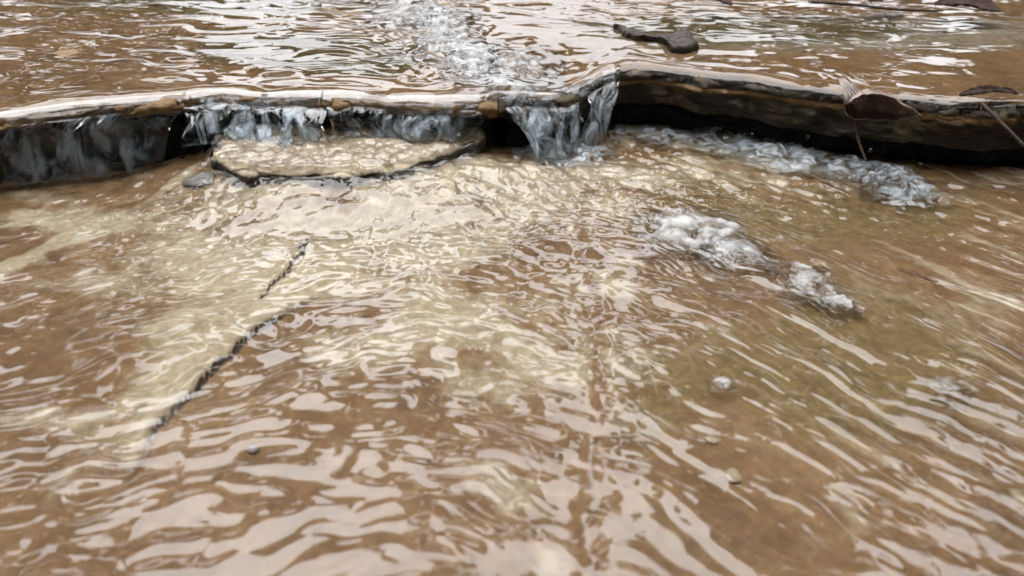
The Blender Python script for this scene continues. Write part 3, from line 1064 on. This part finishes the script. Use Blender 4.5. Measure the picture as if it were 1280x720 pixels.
def make_unseen_canopy():
    """leaf clumps out of view, shaped for the reflections and to hold back sky light"""
    rr = np.random.default_rng(11)
    cnt = 38000
    az = rr.uniform(-180, 180, cnt)
    el = rr.uniform(-2, 80, cnt)
    nz = fbm(az * .055, el * .085, 510, 3, .6)
    fine = noise(az * .11, el * .16, 515)
    # lower edge and upper edge of the canopy mass by direction (0 = upstream, + = right)
    top = np.interp(az, [-180, -130, -85, -60, -35, -15, 5, 25, 50, 85, 130, 180], [70, 70, 62, 44, 40, 42, 44, 50, 54, 62, 70, 70])
    low = np.interp(az, [-180, -60, -35, -12, 0, 10, 30, 180], [-8, 2, 5, 9, 8, 2, -4, -8])
    keep = (el < top + 24 * nz) & (el > low + 12 * nz) & (fine + .9 * nz > -.06 - .5 * sstep(80, 110, np.abs(az)) - .35 * sstep(8, 22, az) * (el < 34))
    az, el = az[keep], el[keep]
    n = len(az)
    dist = rr.uniform(9, 13, n)
    c = np.stack([np.sin(np.radians(az)) * np.cos(np.radians(el)), np.cos(np.radians(az)) * np.cos(np.radians(el)), np.sin(np.radians(el))], -1) * dist[:, None]
    a = rr.normal(size=(n, 3))
    a /= np.linalg.norm(a, axis=1)[:, None]
    b = np.cross(a, rr.normal(size=(n, 3)))
    b /= np.linalg.norm(b, axis=1)[:, None]
    s = rr.uniform(.25, .55, n)[:, None]
    co = np.stack([c - a * s, c + b * s * .5, c + a * s, c - b * s * .5], 1).reshape(-1, 3)
    me = bpy.data.meshes.new('unseen_canopy')
    me.vertices.add(len(co))
    me.vertices.foreach_set('co', co.astype(np.float32).ravel())
    me.loops.add(n * 4)
    me.loops.foreach_set('vertex_index', np.arange(n * 4, dtype=np.int32))
    me.polygons.add(n)
    me.polygons.foreach_set('loop_start', (np.arange(n) * 4).astype(np.int32))
    me.update(calc_edges=True)
    o = link('unseen_canopy', me, simple_mat('unseen_canopy_leaves', (.03, .045, .015), (.07, .08, .03), 2, .6))
    tag(o, kind='stuff')


make_unseen_canopy()

# ------------------------------------------------------------------ light: overcast day
SUN_EL, SUN_ROT = R(70), R(-25)
w = bpy.data.worlds.new('World')
S.world = w
w.use_nodes = True
nt = w.node_tree
nt.nodes.clear()
sky = N(nt, 'ShaderNodeTexSky', sky_type='NISHITA')
sky.sun_disc = False
sky.sun_elevation = SUN_EL
sky.sun_rotation = SUN_ROT
bg = N(nt, 'ShaderNodeBackground')
bg.inputs['Strength'].default_value = 0.12
tc = N(nt, 'ShaderNodeTexCoord')
sx = N(nt, 'ShaderNodeSeparateXYZ')
nt.links.new(tc.outputs['Generated'], sx.inputs[0])
grad = maprange(nt, sx.outputs['Z'], -.05, .8, 10.0, 35.0)
cl = noise_node(nt, 2.2, 5, .55, .4, tc.outputs['Generated'])
cl = maprange(nt, cl, .3, .7, .75, 1.2)
cloud = N(nt, 'ShaderNodeVectorMath', operation='SCALE')
cloud.inputs[0].default_value = (0.975, 0.985, 1.01)
nt.links.new(math_n(nt, 'MULTIPLY', grad, cl), cloud.inputs['Scale'])
nt.links.new(mix(nt, .88, sky.outputs[0], cloud.outputs[0]), bg.inputs['Color'])
o = N(nt, 'ShaderNodeOutputWorld')
nt.links.new(bg.outputs[0], o.inputs[0])

sl = bpy.data.lights.new('sun', 'SUN')
sl.energy = 0.8
sl.angle = R(60)
sl.color = (1, .96, .9)
so = bpy.data.objects.new('sun', sl)
COL.objects.link(so)
d = Vector((math.sin(SUN_ROT) * math.cos(SUN_EL), math.cos(SUN_ROT) * math.cos(SUN_EL), math.sin(SUN_EL)))
so.rotation_euler = d.to_track_quat('Z', 'Y').to_euler()
so.location = d * 5

# ------------------------------------------------------------------ render settings
S.view_settings.view_transform = 'Standard'
S.view_settings.look = 'None'
S.view_settings.exposure = 0.92
S.view_settings.gamma = 1
S.render.engine = 'CYCLES'
cy = S.cycles
cy.use_denoising = True
cy.max_bounces = 10
cy.transmission_bounces = 8
cy.glossy_bounces = 4
cy.diffuse_bounces = 3
cy.caustics_reflective = True
cy.caustics_refractive = True
cy.sample_clamp_indirect = 6
cy.blur_glossy = 0.3
